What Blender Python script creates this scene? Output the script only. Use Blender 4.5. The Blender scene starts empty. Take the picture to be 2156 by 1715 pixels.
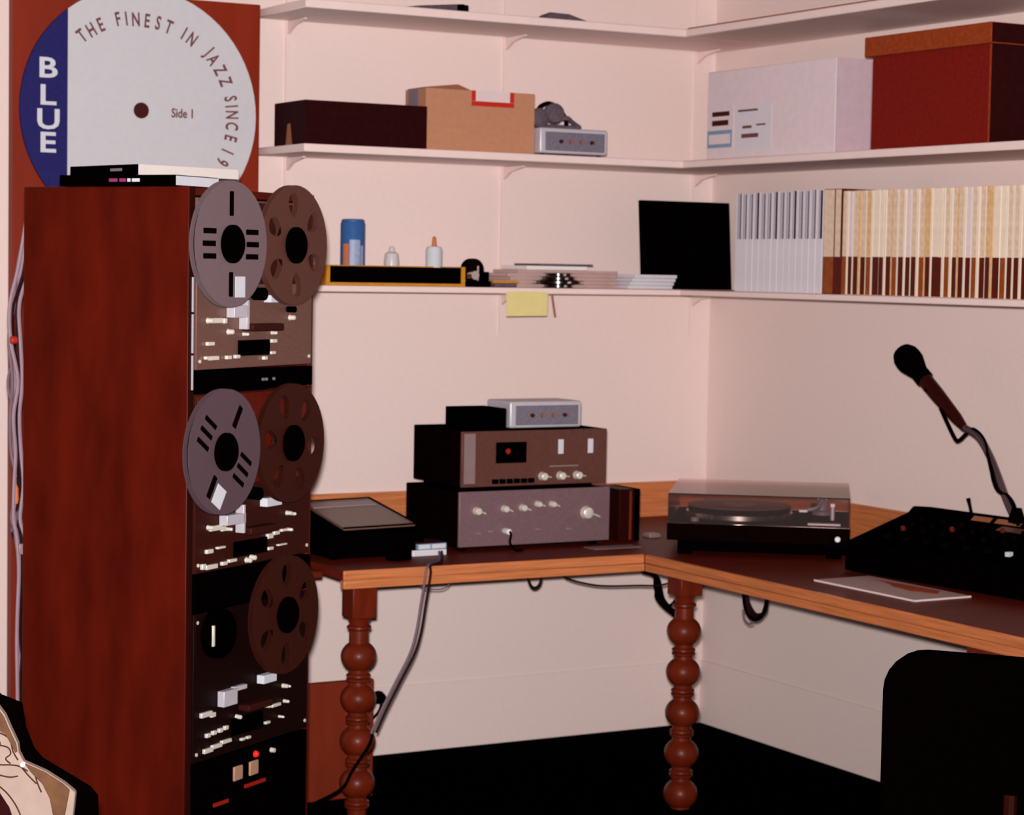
import bpy, bmesh, math, random
from mathutils import Vector, Matrix
random.seed(4)
R = math.radians
S = bpy.context.scene
COL = S.collection

# ------------------------------------------------------------------ camera
cam_d = bpy.data.cameras.new('camera')
cam = bpy.data.objects.new('camera', cam_d)
COL.objects.link(cam)
S.camera = cam
CAM = Vector((-4.1865, -6.1114, 1.5063))
YAW, PITCH, ROLL, FPX = .5127, -.0621, .0174, 4676.76
fw = Vector((math.sin(YAW)*math.cos(PITCH), math.cos(YAW)*math.cos(PITCH), math.sin(PITCH)))
rt = fw.cross(Vector((0, 0, 1))).normalized()
up = rt.cross(fw)
r2 = rt*math.cos(ROLL) + up*math.sin(ROLL)
u2 = up*math.cos(ROLL) - rt*math.sin(ROLL)
m = Matrix((r2, u2, -fw)).transposed().to_4x4()
m.translation = CAM
cam.matrix_world = m
cam_d.sensor_fit = 'HORIZONTAL'
cam_d.sensor_width = 36
cam_d.lens = 36*FPX/2156
cam_d.clip_start = .05
cam_d.clip_end = 50
cam_d.dof.use_dof = True
cam_d.dof.focus_distance = 3.7
cam_d.dof.aperture_fstop = 11

# ------------------------------------------------------------------ world, flash, exposure
w = bpy.data.worlds.new('room_dark')
S.world = w
w.use_nodes = True
w.node_tree.nodes['Background'].inputs[0].default_value = (.9, .75, .7, 1)
w.node_tree.nodes['Background'].inputs[1].default_value = .006
S.view_settings.view_transform = 'Standard'
S.view_settings.look = 'None'
S.view_settings.gamma = 1
S.view_settings.use_curve_mapping = False
S.view_settings.exposure = 0
S.cycles.max_bounces = 6


def area(name, loc, target, size, power, color):
    l = bpy.data.lights.new(name, 'AREA')
    l.shape = 'RECTANGLE'
    l.size, l.size_y = size
    l.energy = power
    l.color = color
    o = bpy.data.objects.new(name, l)
    COL.objects.link(o)
    o.location = loc
    o.rotation_euler = (Vector(target)-Vector(loc)).to_track_quat('-Z', 'Y').to_euler()
    return o


FLASH = CAM + r2*(-.015) + u2*.065 + fw*.03
fl = bpy.data.lights.new('camera_flash', 'SPOT')
fl.energy = 1500
fl.color = (1, .955, .93)
fl.spot_size = R(78); fl.spot_blend = 1.0; fl.shadow_soft_size = .03
fo = bpy.data.objects.new('camera_flash', fl)
COL.objects.link(fo)
fo.location = FLASH
fo.rotation_euler = (fw*5-r2*.45+u2*.60).to_track_quat('-Z', 'Y').to_euler()
area('ambient_fill', (-2.9, -4.0, 2.57), (-2.9, -4.0, 0), (.9, .5), 2, (1, .80, .62))  # weak ambient fill added from above, no fitting modelled


# ------------------------------------------------------------------ materials
def lin(c):
    c = c/255
    return c/12.92 if c <= .04045 else ((c+.055)/1.055)**2.4


MATS = {}


def mat(name, rgb, rough=.6, metal=0., var=.12, scale=30., bump=.0, stretch=(1, 1, 1), spec=None, alpha=None, trans=0., emit=None, coat=0.):
    mt = bpy.data.materials.new(name)
    mt.use_nodes = True
    nt = mt.node_tree
    b = nt.nodes['Principled BSDF']
    col = tuple(lin(c) for c in rgb)
    if spec is None:
        spec = .30 if max(rgb) > 150 else (.16 if max(rgb) > 70 else (.05 if max(rgb) > 14 else 0.))
    b.inputs['Roughness'].default_value = rough
    b.inputs['Metallic'].default_value = metal
    b.inputs['Specular IOR Level'].default_value = spec
    b.inputs['Coat Weight'].default_value = coat
    if trans:
        b.inputs['Transmission Weight'].default_value = trans
    if emit:
        b.inputs['Emission Color'].default_value = (*[lin(c) for c in rgb], 1)
        b.inputs['Emission Strength'].default_value = emit
    if var > 0:
        tc = nt.nodes.new('ShaderNodeTexCoord')
        mp = nt.nodes.new('ShaderNodeMapping')
        mp.inputs['Scale'].default_value = stretch
        nz = nt.nodes.new('ShaderNodeTexNoise')
        nz.inputs['Scale'].default_value = scale
        nz.inputs['Detail'].default_value = 5
        rp = nt.nodes.new('ShaderNodeValToRGB')
        rp.color_ramp.elements[0].position = .3
        rp.color_ramp.elements[1].position = .7
        rp.color_ramp.elements[0].color = (*[c*(1-var) for c in col], 1)
        rp.color_ramp.elements[1].color = (*[min(1, c*(1+var)) for c in col], 1)
        nt.links.new(tc.outputs['Object'], mp.inputs[0])
        nt.links.new(mp.outputs[0], nz.inputs['Vector'])
        nt.links.new(nz.outputs['Fac'], rp.inputs[0])
        nt.links.new(rp.outputs[0], b.inputs['Base Color'])
        if bump:
            bp = nt.nodes.new('ShaderNodeBump')
            bp.inputs['Strength'].default_value = bump
            bp.inputs['Distance'].default_value = .002
            nt.links.new(nz.outputs['Fac'], bp.inputs['Height'])
            nt.links.new(bp.outputs[0], b.inputs['Normal'])
    else:
        b.inputs['Base Color'].default_value = (*col, 1)
    MATS[name] = mt
    return mt


mat('far_wall', (96, 70, 62), .8, var=.05)
mat('wall_paint', (231, 208, 203), .75, var=.015, scale=60, bump=.05)
mat('shelf_paint', (236, 210, 206), .5, var=.02, scale=20)
mat('ceiling_paint', (150, 128, 122), .8, var=.02)
mat('carpet', (5, 2, 2), .95, var=.5, scale=180, bump=.4)
mat('rack_wood', (78, 15, 5), .42, var=.30, scale=7, stretch=(2, 2, .6), spec=.12)
mat('rack_wood_dark', (40, 8, 4), .5, var=.2, scale=9)
mat('board_wood', (128, 36, 14), .5, var=.10, scale=6, stretch=(3, 3, .4))
mat('cabinet_wood', (112, 36, 14), .6, var=.15, scale=8, stretch=(3, 3, .6))
mat('pine', (196, 116, 70), .45, var=.22, scale=12, stretch=(.6, 6, 14), coat=.1)
mat('pine_y', (190, 110, 64), .45, var=.22, scale=12, stretch=(6, .6, 14), coat=.1)
mat('leg_wood', (96, 28, 10), .4, var=.25, scale=14, stretch=(2, 2, .6), coat=.06)
mat('table_top', (96, 24, 9), .5, var=.25, scale=10, stretch=(1, 5, 5), spec=.12)
mat('black', (3, 1, 1), .6, var=.2)
mat('black_gloss', (2, 1, 1), .2, var=0)
mat('black_side', (12, 3, 3), .6, var=.2)
mat('chair_fabric', (3, 1, 1), .95, var=.4, scale=300, bump=.0, spec=0)
mat('rubber', (4, 2, 2), .7, var=.1)
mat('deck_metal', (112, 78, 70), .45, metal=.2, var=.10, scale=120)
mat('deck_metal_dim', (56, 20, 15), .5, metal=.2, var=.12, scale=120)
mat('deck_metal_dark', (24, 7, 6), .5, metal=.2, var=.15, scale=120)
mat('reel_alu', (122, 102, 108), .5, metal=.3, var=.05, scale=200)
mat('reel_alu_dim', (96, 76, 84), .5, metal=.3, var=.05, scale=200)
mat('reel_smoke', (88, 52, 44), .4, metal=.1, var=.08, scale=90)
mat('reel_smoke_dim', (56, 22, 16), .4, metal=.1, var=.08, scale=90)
mat('tape_pack', (26, 8, 5), .22, var=0, spec=.6)
mat('chrome', (225, 220, 215), .22, metal=1, var=0)
mat('switch_metal', (235, 228, 218), .35, metal=.35, var=0)
mat('amp_face', (126, 98, 104), .45, metal=.25, var=.10, scale=150)
mat('cass_face', (102, 64, 56), .45, metal=.25, var=.12, scale=150)
mat('cass_strip', (150, 126, 124), .4, metal=.3, var=.05)
mat('silver_case', (196, 190, 200), .4, metal=.2, var=.04)
mat('silver_face', (118, 110, 124), .5, metal=.1, var=.2, scale=200)
mat('white_label', (205, 205, 214), .7, var=.03)
mat('white_plastic', (232, 226, 222), .45, var=.02)
mat('box_white', (200, 190, 186), .6, var=.02)
mat('cable_pale', (150, 122, 134), .5, var=.05)
mat('pack_dark', (8, 3, 3), .6, var=0)
mat('bay_brown', (58, 24, 18), .5, var=.15, scale=60)
mat('bay_red', (86, 20, 9), .5, var=.15, scale=60)
mat('pink_ink', (140, 50, 100), .6, var=0)
mat('knob_red', (96, 22, 16), .5, var=0)
mat('disc_white', (200, 196, 202), .7, var=.02, scale=60)
mat('disc_blue', (30, 26, 92), .6, var=.15, scale=80)
mat('ink_brown', (112, 66, 66), .8, var=0)
mat('ink_dark', (70, 28, 26), .8, var=0)
mat('cardboard', (184, 128, 98), .8, var=.06, scale=60)
mat('cardboard_dark', (150, 92, 70), .8, var=.06, scale=60)
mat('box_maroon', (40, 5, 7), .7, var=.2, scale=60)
mat('carton_white', (224, 204, 210), .75, var=.04, scale=40)
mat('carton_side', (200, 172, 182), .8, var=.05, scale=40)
mat('box_red_brown', (116, 16, 6), .75, var=.2, scale=90)
mat('box_lid_brown', (142, 56, 20), .75, var=.2, scale=90)
mat('red_tape', (190, 34, 22), .6, var=.05)
mat('grey_tape', (128, 112, 122), .6, var=.08)
mat('label_blue', (128, 150, 178), .7, var=.05)
mat('blue_can', (52, 92, 150), .45, var=.1, scale=120)
mat('blue_can_pale', (150, 160, 190), .45, var=.1, scale=120)
mat('orange_plastic', (196, 108, 60), .5, var=.05)
mat('yellow_wood', (196, 128, 26), .5, var=.1, scale=60)
mat('yellow_paper', (222, 205, 138), .8, var=.03)
mat('milk_glass', (206, 196, 200), .2, var=.02, alpha=1)
mat('case_clear', (196, 164, 160), .25, var=.06)
mat('case_line', (168, 126, 120), .4, var=.05)
mat('grey_soft', (92, 76, 88), .7, var=.2, scale=100)
mat('spine_white', (216, 208, 216), .6, var=.03)
mat('spine_grey', (152, 142, 158), .6, var=.08, scale=100)
mat('spine_plum', (52, 14, 22), .6, var=.1)
mat('spine_cream', (222, 194, 172), .45, var=.12, scale=60)
mat('spine_gold', (218, 176, 130), .45, var=.15, scale=60)
mat('spine_brown', (84, 20, 8), .5, var=.2, scale=60)
mat('spine_rust', (140, 66, 24), .5, var=.2, scale=60)
mat('edge_cream', (236, 216, 196), .35, var=.05)
mat('red_lamp', (220, 30, 24), .3, var=0, emit=.5)
mat('red_paint', (150, 30, 20), .4, var=0)
mat('tan_button', (170, 128, 104), .5, var=.05)
mat('tan_dim', (150, 92, 60), .5, var=.05)
mat('mic_body', (52, 14, 12), .35, metal=.3, var=.05)
mat('mic_foam', (3, 1, 2), .95, var=.5, scale=400, bump=.5)
mat('goose_metal', (110, 90, 98), .25, metal=.8, var=0)
mat('cable_grey', (112, 88, 98), .5, var=.05)
mat('cable_dark', (34, 12, 14), .5, var=.05)
mat('cable_black', (6, 2, 2), .5, var=0)
mat('statue_pale', (150, 128, 118), .6, var=.06, scale=40)
mat('statue_brown', (92, 60, 38), .6, var=.2, scale=40)
mat('statue_line', (62, 36, 28), .6, var=.1)
mat('sleeve_paper', (176, 150, 150), .6, var=.05)
mat('sleeve_edge', (222, 200, 200), .6, var=0)
mat('sleeve_orange', (160, 64, 26), .6, var=.2)
mat('recorder_lid', (116, 84, 74), .35, var=.12, scale=60)
mat('recorder_band', (150, 128, 130), .4, var=.08)
mat('cable_red', (170, 40, 26), .5, var=0)
mat('dark_seam', (150, 112, 108), .8, var=0)
# clear dust cover
cc = mat('clear_cover', (235, 205, 195), .08, var=0, trans=1.0)
nt = cc.node_tree
tr = nt.nodes.new('ShaderNodeBsdfTransparent'); tr.inputs[0].default_value = (.90, .84, .83, 1)
gl = nt.nodes.new('ShaderNodeBsdfGlossy'); gl.inputs['Roughness'].default_value = .12; gl.inputs[0].default_value = (.9, .8, .78, 1)
df = nt.nodes.new('ShaderNodeBsdfDiffuse'); df.inputs[0].default_value = (.75, .55, .5, 1)
fr = nt.nodes.new('ShaderNodeFresnel'); fr.inputs[0].default_value = 1.22
m1 = nt.nodes.new('ShaderNodeMixShader'); m1.inputs[0].default_value = .02
m2 = nt.nodes.new('ShaderNodeMixShader')
nt.links.new(tr.outputs[0], m1.inputs[1]); nt.links.new(df.outputs[0], m1.inputs[2])
nt.links.new(fr.outputs[0], m2.inputs[0]); nt.links.new(m1.outputs[0], m2.inputs[1]); nt.links.new(gl.outputs[0], m2.inputs[2])
nt.links.new(m2.outputs[0], nt.nodes['Material Output'].inputs[0])


# ------------------------------------------------------------------ mesh builder
class B:
    def __init__(s):
        s.v, s.f = [], []

    def add(s, vs, fs):
        n = len(s.v)
        s.v += [tuple(p) for p in vs]
        s.f += [tuple(i+n for i in f) for f in fs]
        return s

    def box(s, x0, y0, z0, x1, y1, z1):
        x0, x1 = sorted((x0, x1)); y0, y1 = sorted((y0, y1)); z0, z1 = sorted((z0, z1))
        return s.add([(x0, y0, z0), (x1, y0, z0), (x1, y1, z0), (x0, y1, z0), (x0, y0, z1), (x1, y0, z1), (x1, y1, z1), (x0, y1, z1)],
                     [(0, 3, 2, 1), (4, 5, 6, 7), (0, 1, 5, 4), (1, 2, 6, 5), (2, 3, 7, 6), (3, 0, 4, 7)])

    def hexa(s, lo, hi):
        return s.add(list(lo)+list(hi), [(0, 3, 2, 1), (4, 5, 6, 7), (0, 1, 5, 4), (1, 2, 6, 5), (2, 3, 7, 6), (3, 0, 4, 7)])

    def prism(s, pts, a, b, plane='xy'):
        """extrude 2-D outline from a to b along the plane's normal"""
        mk = {'xy': lambda p, h: (p[0], p[1], h), 'xz': lambda p, h: (p[0], h, p[1]), 'yz': lambda p, h: (h, p[0], p[1])}[plane]
        n = len(pts)
        vs = [mk(p, a) for p in pts]+[mk(p, b) for p in pts]
        fs = [tuple(range(n)), tuple(range(2*n-1, n-1, -1))]
        fs += [(i, (i+1) % n, n+(i+1) % n, n+i)[::-1] for i in range(n)]
        return s.add(vs, fs)

    def lathe(s, prof, c=(0, 0, 0), axis='z', n=24):
        """prof = [(radius, height)...]; axis z, y (pointing -y) or any Vector"""
        if isinstance(axis, str):
            ax = {'z': Vector((0, 0, 1)), 'y': Vector((0, -1, 0)), 'x': Vector((1, 0, 0)), '-x': Vector((-1, 0, 0))}[axis]
        else:
            ax = Vector(axis).normalized()
        t = Vector((1, 0, 0)) if abs(ax.x) < .9 else Vector((0, 1, 0))
        e1 = ax.cross(t).normalized(); e2 = ax.cross(e1)
        c = Vector(c); vs = []
        for r, h in prof:
            for k in range(n):
                a = 2*math.pi*k/n
                vs.append(c+ax*h+(e1*math.cos(a)+e2*math.sin(a))*max(r, 1e-5))
        fs = []
        for j in range(len(prof)-1):
            for k in range(n):
                fs.append((j*n+k, j*n+(k+1) % n, (j+1)*n+(k+1) % n, (j+1)*n+k))
        fs.append(tuple(range(n-1, -1, -1)))
        fs.append(tuple((len(prof)-1)*n+k for k in range(n)))
        return s.add(vs, fs)

    def cyl(s, c, r, h, axis='z', n=20):
        return s.lathe([(r, 0), (r, h)], c, axis, n)

    def tube(s, path, r, n=8, smooth=True):
        P = [Vector(p) for p in path]
        if smooth and len(P) > 2:
            Q = []
            for i in range(len(P)-1):
                p0 = P[max(i-1, 0)]; p1 = P[i]; p2 = P[i+1]; p3 = P[min(i+2, len(P)-1)]
                for k in range(6):
                    t = k/6
                    Q.append(.5*((2*p1)+(-p0+p2)*t+(2*p0-5*p1+4*p2-p3)*t*t+(-p0+3*p1-3*p2+p3)*t**3))
            Q.append(P[-1]); P = Q
        vs = []; e1 = None
        for i, p in enumerate(P):
            d = (P[min(i+1, len(P)-1)]-P[max(i-1, 0)]).normalized()
            if e1 is None:
                t = Vector((0, 0, 1)) if abs(d.z) < .8 else Vector((1, 0, 0))
                e1 = d.cross(t).normalized()
            e1 = (e1-d*e1.dot(d)).normalized(); e2 = d.cross(e1)
            rr = r[min(i*len(r)//len(P), len(r)-1)] if isinstance(r, (list, tuple)) else r
            for k in range(n):
                a = 2*math.pi*k/n
                vs.append(p+(e1*math.cos(a)+e2*math.sin(a))*rr)
        fs = [(j*n+k, j*n+(k+1) % n, (j+1)*n+(k+1) % n, (j+1)*n+k) for j in range(len(P)-1) for k in range(n)]
        fs += [tuple(range(n-1, -1, -1)), tuple((len(P)-1)*n+k for k in range(n))]
        return s.add(vs, fs)


def fix(me, smooth_deg=35):
    bm = bmesh.new(); bm.from_mesh(me)
    bmesh.ops.recalc_face_normals(bm, faces=bm.faces)
    bm.to_mesh(me); bm.free()
    me.shade_smooth()
    me.set_sharp_from_angle(angle=R(smooth_deg))


def ob(name, b, material, parent=None, bev=0, seg=2, label=None, kind=None):
    if isinstance(b, B):
        me = bpy.data.meshes.new(name)
        me.from_pydata(b.v, [], b.f)
    else:
        me = b
    fix(me)
    me.materials.clear()
    me.materials.append(MATS[material])
    o = bpy.data.objects.new(name, me)
    COL.objects.link(o)
    if parent:
        o.parent = parent
    if bev:
        md = o.modifiers.new('bevel', 'BEVEL')
        md.width = bev; md.segments = seg; md.limit_method = 'ANGLE'; md.angle_limit = R(40)
        md.harden_normals = False
    if label:
        o['label'] = label
    if kind:
        o['kind'] = kind
    return o


def thing(name, label, cat, loc=(0, 0, 0), rz=0, group=None):
    o = bpy.data.objects.new(name, None)
    o.empty_display_size = .05
    COL.objects.link(o)
    o.location = loc; o.rotation_euler = (0, 0, rz)
    o['label'] = label; o['category'] = cat
    if group:
        o['group'] = group
    return o


def tag(o, label, cat, group=None):
    o['label'] = label; o['category'] = cat
    if group:
        o['group'] = group
    return o


def curve_mesh(cu):
    o = bpy.data.objects.new('tmp_curve', cu)
    COL.objects.link(o)
    bpy.context.view_layer.update()
    dg = bpy.context.evaluated_depsgraph_get()
    me = bpy.data.meshes.new_from_object(o.evaluated_get(dg))
    bpy.data.objects.remove(o)
    bpy.data.curves.remove(cu)
    return me


def text_geo(txt, size, thick=.001, sx=1., offset=0., rot=0., at=(0, 0), spacing=1.):
    """flat lettering facing -y; returns (verts, faces) in the x-z plane, centred on at"""
    cu = bpy.data.curves.new('txt', 'FONT')
    cu.body = txt; cu.size = size; cu.align_x = 'CENTER'; cu.align_y = 'CENTER'
    cu.extrude = thick; cu.offset = offset; cu.resolution_u = 3; cu.space_character = spacing
    me = curve_mesh(cu)
    xs = [v.co.x for v in me.vertices]; ys = [v.co.y for v in me.vertices]
    cx = (min(xs)+max(xs))/2; cy = (min(ys)+max(ys))/2
    c, s_ = math.cos(rot), math.sin(rot)
    vs = []
    for v in me.vertices:
        x = (v.co.x-cx)*sx; y = v.co.y-cy
        vs.append((at[0]+x*c+y*s_, -v.co.z, at[1]-x*s_+y*c))
    fs = [tuple(p.vertices) for p in me.polygons]
    bpy.data.meshes.remove(me)
    return vs, fs


def flange_geo(radius, holes, centre_hole, thick):
    """disc with cut windows, in x-z plane, thickness along y"""
    cu = bpy.data.curves.new('fl', 'CURVE')
    cu.dimensions = '2D'; cu.fill_mode = 'BOTH'; cu.extrude = thick/2

    def spl(pts):
        s = cu.splines.new('POLY'); s.points.add(len(pts)-1)
        for i, p in enumerate(pts):
            s.points[i].co = (p[0], p[1], 0, 1)
        s.use_cyclic_u = True
    spl([(radius*math.cos(2*math.pi*k/72), radius*math.sin(2*math.pi*k/72)) for k in range(72)])
    if centre_hole:
        spl([(centre_hole*math.cos(2*math.pi*k/24), centre_hole*math.sin(2*math.pi*k/24)) for k in range(24)])
    for h in holes:
        spl(h)
    me = curve_mesh(cu)
    vs = [(v.co.x, v.co.z, v.co.y) for v in me.vertices]
    fs = [tuple(p.vertices) for p in me.polygons]
    bpy.data.meshes.remove(me)
    return vs, fs


def rrect(cx, cy, w, h, ang=0., r=.003):
    pts = []
    for sx, sy, a0 in ((1, 1, 0), (-1, 1, 90), (-1, -1, 180), (1, -1, 270)):
        for k in range(4):
            a = R(a0+30*k)
            pts.append((sx*(w/2-r)+r*math.cos(a), sy*(h/2-r)+r*math.sin(a)))
    c, s = math.cos(ang), math.sin(ang)
    pts = [(p[0]+cx, p[1]+cy) for p in pts]
    return [(x*c-y*s, x*s+y*c) for x, y in pts]


ORD = ['first', 'second', 'third', 'fourth', 'fifth', 'sixth', 'seventh', 'eighth', 'ninth', 'tenth', 'eleventh', 'twelfth', 'thirteenth', 'fourteenth',
       'fifteenth', 'sixteenth', 'seventeenth', 'eighteenth', 'nineteenth', 'twentieth', 'twenty-first', 'twenty-second', 'twenty-third', 'twenty-fourth',
       'twenty-fifth', 'twenty-sixth', 'twenty-seventh', 'twenty-eighth', 'twenty-ninth', 'thirtieth', 'thirty-first', 'thirty-second']

# ------------------------------------------------------------------ room shell
RX0, RY0, RH = -5.6, -7.6, 2.62
ob('floor', B().box(RX0, RY0, -.06, 0, 0, 0), 'carpet', kind='structure')
ob('ceiling', B().box(RX0, RY0, RH, 0, 0, RH+.06), 'ceiling_paint', kind='structure')
wb = ob('wall_back', B().box(RX0-.1, 0, -.06, .1, .1, RH+.06), 'wall_paint', kind='structure')
wr = ob('wall_right', B().box(0, RY0, -.06, .1, 0, RH+.06), 'wall_paint', kind='structure')
ob('wall_left', B().box(RX0-.1, RY0, -.06, RX0, 0, RH+.06), 'far_wall', kind='structure')
ob('wall_front', B().box(RX0-.1, RY0-.1, -.06, .1, RY0, RH+.06), 'far_wall', kind='structure')
# low board covering the foot of both walls, its top edge casting a faint line
ob('baseboard_back', B().box(-5.5, -.004, 0, -.004, 0, .213), 'wall_paint', kind='structure', bev=.002)
ob('baseboard_right', B().box(-.004, -5.5, 0, 0, -.004, .213), 'wall_paint', kind='structure', bev=.002)

# ------------------------------------------------------------------ shelves and wall rails
SHZ = [(2.2275, 2.252), (1.8263, 1.849), (1.434, 1.452)]
nm = ['top', 'middle', 'bottom']
XL = -1.632
for k, (z0, z1) in enumerate(SHZ):
    o = ob('wall_shelf', B().box(XL, -.36, z0, -.001, -.0095, z1), 'shelf_paint', bev=.003)
    tag(o, f'long white {nm[k]} shelf board on the back wall', 'shelf', 'white shelf boards on the walls')
    o = ob('wall_shelf', B().box(-.36, -3.1, z0, -.001, -.3615, z1), 'shelf_paint', bev=.003)
    tag(o, f'long white {nm[k]} shelf board on the right wall', 'shelf', 'white shelf boards on the walls')


def rail(x, label):
    t = thing('shelf_rail', label, 'shelf rail', (x, 0, 1.30), 0, 'white rails carrying the shelves')
    ob('upright', B().box(-.008, -.007, 0, .008, -.0002, 1.15), 'wall_paint', t)
    for z0, z1 in SHZ:
        zz = z0-1.30
        ob('bracket', B().prism([(-.0075, zz-.001), (-.13, zz-.001), (-.13, zz-.005), (-.05, zz-.018), (-.0075, zz-.040)], -.005, .005, 'yz'), 'shelf_paint', t, bev=.001)


rail(-1.530, 'white slotted shelf rail on back wall beside the brown board')
rail(-.793, 'white slotted shelf rail in the middle of the back wall')
rail(-.075, 'white slotted shelf rail on back wall near the corner')

# ------------------------------------------------------------------ tall wooden board with round sign
t = thing('wooden_board', 'tall reddish brown wooden board standing against the wall behind the disc sign', 'board', (-2.0, 0, 0))
ob('panel', B().box(-.372, -.05, .0, .362, -.006, 2.262), 'board_wood', t, bev=.003)

d = thing('record_sign', 'large round record label sign in white with a blue band', 'sign', (-2.0075, -.056, 1.932))
RD = .35
XB = -.215   # chord between blue and white
n = 48
a0 = math.acos(XB/RD)
white = [(RD*math.cos(a0-2*a0*k/n), RD*math.sin(a0-2*a0*k/n)) for k in range(n+1)]
blue = [(RD*math.cos(a0+(2*math.pi-2*a0)*k/24), RD*math.sin(a0+(2*math.pi-2*a0)*k/24)) for k in range(25)]
ob('white_field', B().prism(white, -.012, 0, 'xz'), 'disc_white', d)
ob('blue_band', B().prism(blue, -.012, 0, 'xz'), 'disc_blue', d)
ob('spindle_hole', B().cyl((0, -.0122, .005), .0225, .0022, 'y', 28), 'ink_dark', d)
LET = [('T', -39.6, .266), ('H', -32.6, .264), ('E', -25.6, .265), ('F', -13.9, .266), ('I', -8.7, .264), ('N', -2.6, .261), ('E', 4.9, .260), ('S', 12.1, .261), ('T', 19.4, .261),
       ('I', 29.9, .267), ('N', 36.0, .267), ('J', 48.3, .274), ('A', 53.9, .276), ('Z', 61.4, .278), ('Z', 68.8, .280), ('S', 79.1, .282), ('I', 83.6, .282), ('N', 88.6, .282),
       ('C', 95.2, .283), ('E', 102.4, .285), ('1', 110.3, .287), ('9', 117.2, .285)]
for ch, a, r in LET:
    vs, fs = text_geo(ch, .054, .0006, .62, .0012, R(a), (-.006+r*math.sin(R(a)), -.001+r*math.cos(R(a))))
    ob('letter', B().add([(x, y-.0128, z) for x, y, z in vs], fs), 'ink_brown', d)
vs, fs = text_geo('Side 1', .036, .0006, .8, .0008, 0, (.123, .003))
ob('side_lettering', B().add([(x, y-.0128, z) for x, y, z in vs], fs), 'ink_brown', d)
for ch, z in (('B', .110), ('L', .035), ('U', -.032), ('E', -.096)):
    vs, fs = text_geo(ch, .078, .0006, 1.30, .0016, 0, (-.270, z))
    ob('letter', B().add([(x, y-.0128, z) for x, y, z in vs], fs), 'white_label', d, label='white capital letter on the blue band')

# ------------------------------------------------------------------ equipment rack
RA = (-2.48, -1.693, 0)
RZ = R(33.5)
rk = thing('rack_cabinet', 'tall reddish brown wooden rack cabinet holding three reel recorders', 'cabinet', RA, RZ)
ob('side_panel', B().box(-.010, .0, 0, .008, .44, 1.668), 'rack_wood', rk, bev=.002)
ob('side_panel', B().box(.462, .0, 0, .480, .44, 1.668), 'rack_wood', rk, bev=.002)
ob('top_panel', B().box(.008, .004, 1.65, .462, .44, 1.667), 'rack_wood', rk, bev=.0015)
ob('back_panel', B().box(.008, .425, .05, .462, .437, 1.65), 'rack_wood_dark', rk)
ob('kick_board', B().box(.008, .02, 0, .462, .035, .07), 'rack_wood_dark', rk)
ob('front_edging', B().box(-.0105, -.004, .02, .006, -.0002, 1.667), 'rack_wood_dark', rk)


def knob(b, u, z, r=.006, h=.014, y=-.008):
    b.lathe([(r*1.15, 0), (r, h*.15), (r*.9, h*.9), (r*.6, h)], (u, y, z), 'y', 12)


def deck(name, label, z0, z1, zr, face, knobs, buttons, vu, head, extra):
    t = thing(name, label, 'tape recorder', RA, RZ, 'reel to reel recorders stacked in the rack')
    ob('chassis', B().box(.02, .002, z0+.012, .448, .25, z1-.012), 'black', t)
    ob('faceplate', B().box(.0085, -.008, z0+.002, .4615, .001, z1-.002), face, t, bev=.0015)
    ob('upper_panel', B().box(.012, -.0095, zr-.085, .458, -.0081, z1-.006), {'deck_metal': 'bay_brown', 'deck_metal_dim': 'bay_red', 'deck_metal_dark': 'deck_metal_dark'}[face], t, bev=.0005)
    ob('meter_panel', B().box(vu[0], -.014, vu[1], vu[2], -.0085, vu[3]), 'black_gloss', t, bev=.001)
    ob('head_cover', B().box(head[0], -.040, head[1], head[2], -.0085, head[3]), 'deck_metal_dim', t, bev=.003)
    for (u, z, r) in knobs:
        b = B(); knob(b, u, z, r, .014, -.0085)
        ob('knob', b, 'switch_metal', t)
    for (u, z, ww, hh) in buttons:
        ob('button', B().box(u-ww/2, -.016, z-hh/2, u+ww/2, -.0085, z+hh/2), 'switch_metal', t, bev=.001)
    for u, z in ((0.02, z0+.02), (.45, z0+.02), (.45, z1-.02), (.02, z1-.02)):
        ob('rack_screw', B().cyl((u, -.0085, z), .004, .002, 'y', 10), 'switch_metal', t)
    for nme, bb, mm in extra:
        ob(nme, bb, mm, t, bev=.001)
    return t


def lever(u0, z0, u1, z1, y=-.012):
    return B().tube([(u0, y, z0), (u1, y-.01, z1)], .003, 8, False)


GRP = 'tape reels on the recorders'
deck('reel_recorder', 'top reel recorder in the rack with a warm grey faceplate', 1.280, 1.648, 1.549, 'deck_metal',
     [(.049, 1.386, .006), (.126, 1.361, .006), (.184, 1.355, .004), (.296, 1.356, .004), (.369, 1.389, .006), (.143, 1.405, .007)],
     [(.076, 1.386, .040, .011), (.106, 1.385, .012, .011), (.053, 1.337, .026, .008), (.297, 1.338, .022, .008), (.293, 1.312, .020, .007), (.042, 1.307, .016, .007), (.066, 1.306, .034, .009), (.121, 1.306, .018, .008), (.154, 1.307, .018, .008), (.263, 1.301, .014, .008)],
     (.162, 1.308, .282, 1.342), (.176, 1.362, .300, 1.378),
     [('tension_bracket', B().box(.118, -.030, 1.392, .172, -.0085, 1.418).box(.166, -.030, 1.366, .176, -.0085, 1.430), 'silver_case'),
      ('capstan_cap', B().box(.262, -.028, 1.424, .318, -.0085, 1.440), 'white_label'),
      ('tape_guide', B().cyl((.222, -.0085, 1.443), .014, .03, 'y', 18), 'black'),
      ('tape_guide', B().cyl((.358, -.0085, 1.408), .007, .022, 'y', 14), 'black')])
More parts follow.
